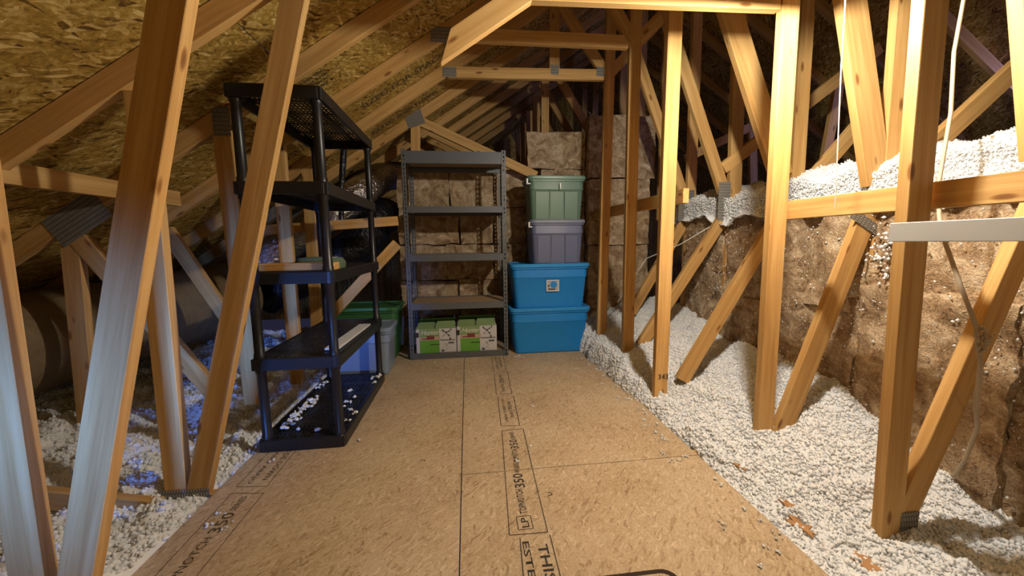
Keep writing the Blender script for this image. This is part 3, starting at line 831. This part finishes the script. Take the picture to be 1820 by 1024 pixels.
# things lying on it
o = MB(); o.box((0, 0, 0), (0.36, 0.089, 0.038)); o = o.build('short_board', M['wood'], None, (-1.045, 2.02, 0.950), (0, 0, 0.02), bev=0.002)
tag(o, 'short lumber offcut lying on the middle tier of the black shelf', 'lumber')
pc = tag(empty('folded_pouch', (-0.82, 2.22, 0.949)), 'dark green folded pouch behind the offcut on the black shelf', 'pouch')
mb = MB(); mb.loft([rrect(0.24, 0.17, 0.05, 0.0), rrect(0.25, 0.18, 0.06, 0.03), rrect(0.22, 0.15, 0.05, 0.058), rrect(0.12, 0.07, 0.03, 0.064)]); mb.build('pouch_body', M['cloth'], pc, sm=40)
mb = MB(); mb.box((0.06, -0.085, 0.055), (0.085, 0.03, 0.062)); mb.box((0.055, -0.09, 0.03), (0.062, -0.086, 0.058)); mb.build('clip', M['white'], pc)
o = MB(); o.box((0, 0, 0), (0.62, 0.075, 0.012)); o = o.build('white_trim', M['white'], None, (-0.715, 2.10, 0.506), (0, 0, math.radians(88.5)), bev=0.001)
tag(o, 'white painted trim strip lying on the second lowest tier of the black shelf', 'board')

# ------------------------------------------------------------------ grey steel shelf
MX0, MX1, MY0, MD = -0.552, 0.366, 3.478, 0.455
ms = tag(empty('steel_shelf', ((MX0 + MX1) / 2, MY0 + MD / 2, 0)), 'grey steel five-level shelf with particle boards against the back insulation', 'shelf')
mw = (MX1 - MX0) / 2; md = MD / 2; MH = 1.905
def upright_mesh():
    """slotted angle: two perforated flanges with real keyhole gaps"""
    mb = MB(); pitch = 0.0381; n = int(MH / pitch); wd = 0.036; a, b2 = 0.013, 0.023
    for fl in (0, 1):
        def P(u, z): return (u, 0, z) if fl == 0 else (0, u, z)
        def q(u0, u1, z0, z1): mb.quad([P(u0, z0), P(u1, z0), P(u1, z1), P(u0, z1)])
        q(0, a, 0, MH); q(b2, wd, 0, MH)
        z = 0.0
        for i in range(n):
            q(a, b2, z, z + 0.009); q(a, b2, z + 0.029, z + pitch); z += pitch
        q(a, b2, z, MH)
    return mb.mesh('upright', [M['steel']], fix=False)
um = upright_mesh()
for sx, sy in ((-1, -1), (1, -1), (-1, 1), (1, 1)):
    o = link('upright', um if (sx, sy) == (-1, -1) else um.copy(), None, ms, (sx * mw, sy * md, 0))
    if (sx, sy) != (-1, -1):
        o.data.vertices.foreach_set('co', [c for v in um.vertices for c in (v.co.x * -sx, v.co.y * -sy, v.co.z)])
    md_ = o.modifiers.new('thickness', 'SOLIDIFY'); md_.thickness = 0.002; md_.offset = 0
LZ = [(0.055, 0.055), (0.532, 0.062), (0.980, 0.062), (1.412, 0.058), (1.890, 0.105)]
for z, h in LZ:
    for sy in (-1, 1):
        mb = MB(); y0 = sy * (md - 0.003); y1 = sy * (md - 0.022)
        mb.box((-mw + 0.03, min(y0, y1), z - h), (mw - 0.03, max(y0, y1), z - h * 0.62)); mb.box((-mw + 0.03, min(y0, sy * (md - 0.010)), z - h * 0.62), (mw - 0.03, max(y0, sy * (md - 0.010)), z))
        mb.build('beam', M['steel'], ms)
    for sx in (-1, 1):
        mb = MB(); x0 = sx * (mw - 0.003); x1 = sx * (mw - 0.018)
        mb.box((min(x0, x1), -md + 0.03, z - 0.06), (max(x0, x1), md - 0.03, z)); mb.build('side_beam', M['steel'], ms)
    mb = MB(); zt = z - (0.006 if h < 0.1 else 0.045)
    mb.box((-mw + 0.02, -md + 0.022, zt - 0.012), (mw - 0.02, md - 0.022, zt)); mb.build('shelf_board', M['pboard'], ms, bev=0.001)

# ------------------------------------------------------------------ storage totes
def tote(name, loc, w, d, h, body, lid, label, taper=0.88, style='ribs', lidh=0.035, group=None):
    t = tag(empty(name, loc), label, 'storage tote', group)
    mb = MB(); bh = h - lidh * 0.55; r = 0.045
    k = lambda s: (w - 0.035) * s; kd = lambda s: (d - 0.035) * s
    steps = [(0.0, taper), (0.68, taper + (1 - taper) * 0.60)]
    rings = [rrect(k(taper) - 0.02, kd(taper) - 0.02, r, 0.0, 5), rrect(k(taper), kd(taper), r, 0.012, 5)]
    zb = bh * 0.72; s1 = taper + (1 - taper) * 0.62
    rings += [rrect(k(s1), kd(s1), r, zb, 5), rrect(k(s1) + 0.012, kd(s1) + 0.012, r, zb + 0.008, 5)]
    rings += [rrect(k(1.0) - 0.012, kd(1.0) - 0.012, r, bh - 0.03, 5), rrect(w - 0.022, d - 0.022, r, bh - 0.028, 5), rrect(w - 0.022, d - 0.022, r, bh, 5)]
    mb.loft(rings); bo = mb.build('body', M[body], t, sm=35)
    mb = MB(); zl = bh - 0.012
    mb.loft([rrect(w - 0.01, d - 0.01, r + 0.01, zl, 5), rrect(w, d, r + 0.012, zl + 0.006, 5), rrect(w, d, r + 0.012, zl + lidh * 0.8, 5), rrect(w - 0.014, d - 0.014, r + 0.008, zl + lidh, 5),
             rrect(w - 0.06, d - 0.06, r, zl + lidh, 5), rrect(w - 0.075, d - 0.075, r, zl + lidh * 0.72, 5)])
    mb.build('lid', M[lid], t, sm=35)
    if style == 'ribs':
        # pressed panels on the front and back, each proud of the wall with a groove round it
        for sy in (-1, 1):
            for i in (-1, 0, 1):
                pw = w * 0.235; x = i * w * 0.245
                z0, z1 = 0.012, bh * 0.70
                y0 = sy * (kd(taper) / 2 + 0.0); y1 = sy * (kd(s1) / 2 + 0.0)
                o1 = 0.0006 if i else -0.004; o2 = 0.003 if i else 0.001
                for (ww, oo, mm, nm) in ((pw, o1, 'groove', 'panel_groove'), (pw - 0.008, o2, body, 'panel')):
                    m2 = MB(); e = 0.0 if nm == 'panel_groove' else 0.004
                    ya, yb = y0 + sy * oo, y1 + sy * oo; sh = 0.97
                    m2.add([(x - ww / 2 * sh, ya, z0 + e), (x + ww / 2 * sh, ya, z0 + e), (x + ww / 2, yb, z1 - e), (x - ww / 2, yb, z1 - e),
                            (x - ww / 2 * sh, ya - sy * 0.012, z0 + e), (x + ww / 2 * sh, ya - sy * 0.012, z0 + e), (x + ww / 2, yb - sy * 0.012, z1 - e), (x - ww / 2, yb - sy * 0.012, z1 - e)],
                           [(0, 1, 2, 3), (7, 6, 5, 4), (0, 4, 5, 1), (1, 5, 6, 2), (2, 6, 7, 3), (3, 7, 4, 0)])
                    m2.build(nm, M[mm], bo)
    return t, bo
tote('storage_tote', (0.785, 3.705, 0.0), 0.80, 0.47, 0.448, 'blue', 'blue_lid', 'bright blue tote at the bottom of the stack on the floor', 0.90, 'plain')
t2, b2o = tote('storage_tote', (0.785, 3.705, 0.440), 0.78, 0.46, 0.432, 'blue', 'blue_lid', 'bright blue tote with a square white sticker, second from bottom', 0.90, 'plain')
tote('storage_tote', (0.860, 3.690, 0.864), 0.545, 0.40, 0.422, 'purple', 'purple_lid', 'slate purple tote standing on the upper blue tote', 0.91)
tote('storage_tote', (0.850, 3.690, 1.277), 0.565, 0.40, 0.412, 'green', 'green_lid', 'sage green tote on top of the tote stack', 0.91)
# sticker on the blue tote
st = MB(); st.box((-0.062, -0.001, -0.055), (0.062, 0.0, 0.055)); st.box((-0.055, -0.0014, -0.048), (0.055, -0.001, 0.048), 1)
for i in range(20):
    a0, a1 = 6.283 * i / 20, 6.283 * (i + 1) / 20
    st.quad([(0.008, -0.0018, 0.008), (0.008 + 0.034 * math.cos(a0), -0.0018, 0.008 + 0.032 * math.sin(a0)), (0.008 + 0.034 * math.cos(a1), -0.0018, 0.008 + 0.032 * math.sin(a1))], 2)
st.box((-0.045, -0.0018, -0.040), (0.025, -0.0014, -0.028), 3); st.box((-0.05, -0.0018, 0.040), (0.05, -0.0014, 0.044), 2); st.box((-0.048, -0.0018, -0.012), (-0.034, -0.0014, 0.006), 3)
so = st.build('sticker', [M['white'], plain('sticker_grey', (0.45, 0.47, 0.48), 0.5), M['blue'], M['ink']], b2o, (0.02, -0.2145, 0.225), (-0.035, 0, 0))
# white clips on the green and purple totes
for (x, y, z, s) in ((0.875, 3.487, 1.60, 1.0),):
    mb = MB(); mb.box((-0.006, -0.004, -0.022), (0.006, 0.004, 0.022)); mb.box((-0.008, -0.006, -0.034), (0.008, 0.002, -0.028))
    tag(mb.build('white_clip', M['white'], None, (x, y, z)), 'little white clip on the front of the sage green tote', 'clip')
for (x, z, lab) in ((0.572, 1.640, 'white clip at the left lid corner of the sage green tote'), (0.588, 1.245, 'white clip at the left lid corner of the slate purple tote')):
    mb = MB(); mb.box((-0.014, -0.012, -0.020), (0.0, 0.012, 0.022)); mb.box((-0.014, -0.012, -0.028), (0.022, 0.012, -0.018))
    tag(mb.build('white_clip', M['white'], None, (x, 3.50, z)), lab, 'clip')
tote('storage_tote', (-0.985, 3.695, 0.0), 0.68, 0.44, 0.50, 'dkgreen', 'dkgreen', 'grass green tote on the floor behind the black shelf', 0.90)
tote('storage_tote', (-0.905, 3.245, 0.0), 0.54, 0.38, 0.40, 'cleartote', 'cleartote', 'frosted bluish tote directly behind the lowest tiers of the black shelf', 0.92, 'plain')

# ------------------------------------------------------------------ two printed ceiling-fan cartons
def carton(x0, w, d, h, rz, label):
    c = tag(empty('fan_carton', (x0 + w / 2, 3.505 + d / 2, 0.052), rz), label, 'cardboard box', 'fan cartons')
    a, b_ = w / 2, d / 2
    mb = MB(); mb.box((-a, -b_, 0), (a, b_, h)); mb.build('carton_body', M['card_white'], c, bev=0.002)
    y = -b_ - 0.0015
    def pr(nm, u0, u1, z0, z1, mat, dy=0.0):
        m = MB(); m.box((-a + u0 * w, y - dy, z0 * h), (-a + u1 * w, -b_ + 0.002, z1 * h)); return m.build(nm, M[mat], c)
    pr('green_panel', 0.085, 0.575, 0.0, 1.0, 'card_green'); pr('sage_panel', 0.085, 0.575, 0.70, 1.0, 'card_sage', 0.0006)
    pr('picture_band', 0.08, 0.60, 0.53, 0.68, 'card_pink', 0.0012); pr('picture', 0.26, 0.45, 0.56, 0.715, 'card_red', 0.0018); pr('picture', 0.14, 0.28, 0.57, 0.61, 'card_red', 0.0018)
    pr('print_bar', 0.345, 0.575, 0.335, 0.365, 'ink', 0.001); pr('print_bar', 0.60, 0.965, 0.505, 0.53, 'ink', 0.001)
    pr('side_mark', 0.0, 0.07, 0.66, 0.86, 'ink', 0.0004); pr('print_block', 0.62, 0.69, 0.03, 0.12, 'steel', 0.001)
    pr('print_block', 0.80, 0.94, 0.36, 0.43, 'steel', 0.001)
    # fan drawing: hub and blades
    m = MB(); cx, cz = -a + 0.76 * w, 0.80 * h
    for (dx, dz, wd) in ((-0.115, 0.15, 0.012), (0.08, 0.11, 0.013), (-0.10, -0.13, 0.005), (0.075, -0.125, 0.013)):
        p = Vector((cx, 0, cz)); e = Vector((cx + dx * w, 0, cz + dz * h)); dr = (e - p).normalized(); nn = Vector((-dr.z, 0, dr.x)) * wd / 2
        s = p + dr * 0.012; yy = Vector((0, y - 0.0012, 0))
        m.quad([s + nn * 0.4 + yy, s - nn * 0.4 + yy, e - nn + yy, e + nn + yy])
    m.box((cx - 0.006, y - 0.0015, cz - 0.004), (cx + 0.006, y - 0.001, cz + 0.016)); m.box((cx + 0.075 * w, y - 0.0015, cz - 0.27 * h), (cx + 0.105 * w, y - 0.001, cz - 0.18 * h))
    m.box((cx + 0.10 * w, y - 0.0015, cz + 0.12 * h), (cx + 0.125 * w, y - 0.001, cz + 0.19 * h)); m.build('fan_drawing', M['ink'], c)
    m = MB()
    for (u, v, s) in ((0.75, 0.32, 0.010), (0.67, 0.22, 0.005), (0.78, 0.22, 0.006), (0.74, 0.14, 0.006), (0.70, 0.36, 0.004)):
        px, pz = -a + u * w, v * h
        for q in range(6):
            a0, a1 = 6.283 * q / 6, 6.283 * (q + 1) / 6
            m.quad([(px + s * math.cos(a0), y - 0.001, pz + s * math.sin(a0)), (px + s * 0.75 * math.cos(a0), y - 0.001, pz + s * 0.75 * math.sin(a0)), (px + s * 0.75 * math.cos(a1), y - 0.001, pz + s * 0.75 * math.sin(a1)), (px + s * math.cos(a1), y - 0.001, pz + s * math.sin(a1))])
    m.build('line_drawing', M['ink'], c)
    me = text_mesh('Hunter', 0.062, 'CENTER', 0.35, 0.92, 0.0); link('brand_print', me, M['white'], c, (-a + 0.335 * w, y - 0.0014, 0.765 * h), (math.radians(90), 0, 0))
    # top flaps standing half open
    for (u0, u1, tilt, hh, mat) in ((0.0, 0.46, 0.32, 0.13, 'card_sage'), (0.47, 0.97, 0.50, 0.11, 'card_sage')):
        m = MB(); L = hh
        yy0, zz0 = -b_, h; yy1, zz1 = -b_ + L * math.cos(tilt), h + L * math.sin(tilt)
        m.add([(-a + u0 * w, yy0, zz0), (-a + u1 * w, yy0, zz0), (-a + u1 * w, yy1, zz1), (-a + u0 * w + 0.02, yy1, zz1),
               (-a + u0 * w, yy0 + 0.004, zz0 - 0.003), (-a + u1 * w, yy0 + 0.004, zz0 - 0.003), (-a + u1 * w, yy1 + 0.003, zz1 - 0.004), (-a + u0 * w + 0.02, yy1 + 0.003, zz1 - 0.004)],
              [(0, 1, 2, 3), (7, 6, 5, 4), (0, 4, 5, 1), (1, 5, 6, 2), (2, 6, 7, 3), (3, 7, 4, 0)])
        m.build('flap', M[mat], c)
    m = MB(); m.add([(-a, b_, h), (a, b_, h), (a, b_ - 0.14, h + 0.062), (-a + 0.02, b_ - 0.14, h + 0.062), (-a, b_, h - 0.004), (a, b_, h - 0.004), (a, b_ - 0.14, h + 0.058), (-a + 0.02, b_ - 0.14, h + 0.058)],
                    [(0, 1, 2, 3), (7, 6, 5, 4), (0, 4, 5, 1), (1, 5, 6, 2), (2, 6, 7, 3), (3, 7, 4, 0)])
    m.build('flap', M['card_green'], c)
    return c
carton(-0.500, 0.372, 0.34, 0.232, 0.02, 'green and white fan carton on the left of the lowest steel shelf')
carton(-0.118, 0.378, 0.34, 0.245, 0.0, 'green and white fan carton on the right of the lowest steel shelf')

# ------------------------------------------------------------------ ducts, pipe, cords
def duct(name, pts, r, mat, label, rib=0.035, amp=0.05, n=18):
    P = [Vector(p) for p in pts]; path = []
    for i in range(len(P) - 1):
        p0, p1, p2, p3 = P[max(i - 1, 0)], P[i], P[i + 1], P[min(i + 2, len(P) - 1)]
        steps = max(6, int((p2 - p1).length / rib * 2))
        for s in range(steps):
            t = s / steps
            path.append(0.5 * ((2 * p1) + (p2 - p0) * t + (2 * p0 - 5 * p1 + 4 * p2 - p3) * t * t + (3 * p1 - p0 - 3 * p2 + p3) * t ** 3))
    path.append(P[-1])
    mb = MB(); mb.tube(path, [r * (1 + (amp if i % 2 else -amp) + 0.05 * noise.noise(p * 4)) for i, p in enumerate(path)], n)
    o = mb.build(name, M[mat], None, sm=80)
    return tag(o, label, 'duct')
duct('flexible_duct', [(-2.75, 1.6, 0.45), (-2.62, 2.3, 0.52), (-2.45, 3.0, 0.55), (-2.2, 3.8, 0.62)], 0.30, 'jacket', 'large tan wrapped duct lying low at far left under the rafters', 0.09, 0.02, 26)
duct('flexible_duct', [(-1.95, 3.50, 0.85), (-1.62, 3.60, 1.08), (-1.25, 3.70, 1.36), (-0.98, 3.92, 1.62), (-0.92, 4.35, 1.80), (-0.7, 4.75, 1.9)], 0.15, 'foil', 'silver foil flexible duct behind the upper part of the black shelf', 0.04, 0.03)
duct('flexible_duct', [(-2.1, 4.10, 0.55), (-1.5, 4.08, 0.85), (-1.1, 4.08, 1.10), (-0.93, 4.2, 1.36), (-0.92, 4.5, 1.40)], 0.19, 'poly', 'added black tube standing for the shadow below the silver duct behind the black shelf', 0.04, 0.03)  # tube added to fill the void; its black stands for shadow
mb = MB(); mb.tube([(-1.075, 3.44, 1.27), (-1.065, 3.44, 1.5), (-1.03, 3.44, 1.78), (-1.015, 3.44, 1.90)], [0.022, 0.022, 0.026, 0.024], 10)
tag(mb.build('vent_pipe', M['poly'], None, sm=40), 'thin upright black pipe behind the upper tiers of the black shelf', 'pipe')
mb = MB(); mb.tube([(1.415, 1.35, 2.10), (1.425, 1.35, 1.75), (1.455, 1.35, 1.2)], 0.0020, 6)
tag(mb.build('pull_cord', M['string'], None), 'thin white pull cord hanging straight down from the lamp', 'cord')
cp = [(1.935, 1.35, 2.25), (1.93, 1.35, 1.989), (1.915, 1.35, 1.80), (1.863, 1.30, 1.556), (1.805, 1.27, 1.277), (1.725, 1.20, 1.156), (1.690, 1.15, 1.063), (1.680, 1.08, 0.90), (1.685, 1.035, 0.781), (1.70, 1.02, 0.651), (1.77, 1.06, 0.50), (1.858, 1.10, 0.379), (1.96, 1.18, 0.2), (2.03, 1.25, 0.07)]
cd = tag(empty('hanging_cable', (2.03, 1.25, 0.06)), 'slack tan cable hanging down in front of the nearest right diagonal', 'cable')
mb = MB(); mb.tube(cp, 0.0065, 8); o = mb.build('cable', M['cable'], cd, sm=60); o.location = (-2.03, -1.25, -0.06)
vv, ff = lumps(1.695 + 0.012 * rng.normal(size=24), 1.015 + 0.008 * rng.normal(size=24), 0.74 + 0.022 * rng.normal(size=24), 0.004 + 0.008 * rng.random(24))
o = raw_mesh('frayed_knot', [(vv, ff)], M['cable']); o.parent = cd; o.location = (-2.03, -1.25, -0.06)
mb = MB(); mb.tube([(1.42, 3.40, 0.50), (1.62, 3.25, 0.92), (1.80, 3.0, 1.05), (1.98, 2.80, 1.22)], 0.004, 6)
tag(mb.build('wire', M['string'], None), 'thin pale wire strung between the right-hand diagonals', 'wire')

# ------------------------------------------------------------------ the lamp: bare bulb and porcelain holder under an added blocker board
lp = tag(empty('bulb_lamp', (BULB[0], BULB[1], BULB[2])), 'bare bulb lamp just above the frame between the nearest right posts', 'lamp')
mb = MB(); mb.loft([rrect(0.10, 0.10, 0.049, 0.062, 6), rrect(0.10, 0.10, 0.049, 0.058, 6), rrect(0.06, 0.06, 0.029, 0.050, 6), rrect(0.045, 0.045, 0.022, 0.038, 6)]); mb.build('lamp_holder', M['porcelain'], lp, sm=40)
mb = MB(); mb.box((-1.05, -0.20, 0.062), (0.26, 0.20, 0.080)); mb.build('light_blocker', M['wood'], lp)  # added unseen board, sized to cut off the bulb's upward light
ld = bpy.data.lights.new('bulb', 'POINT'); ld.energy = BULB_W; ld.color = BULB_C; ld.shadow_soft_size = 0.035
lo = bpy.data.objects.new('bulb', ld); COL.objects.link(lo); lo.parent = lp
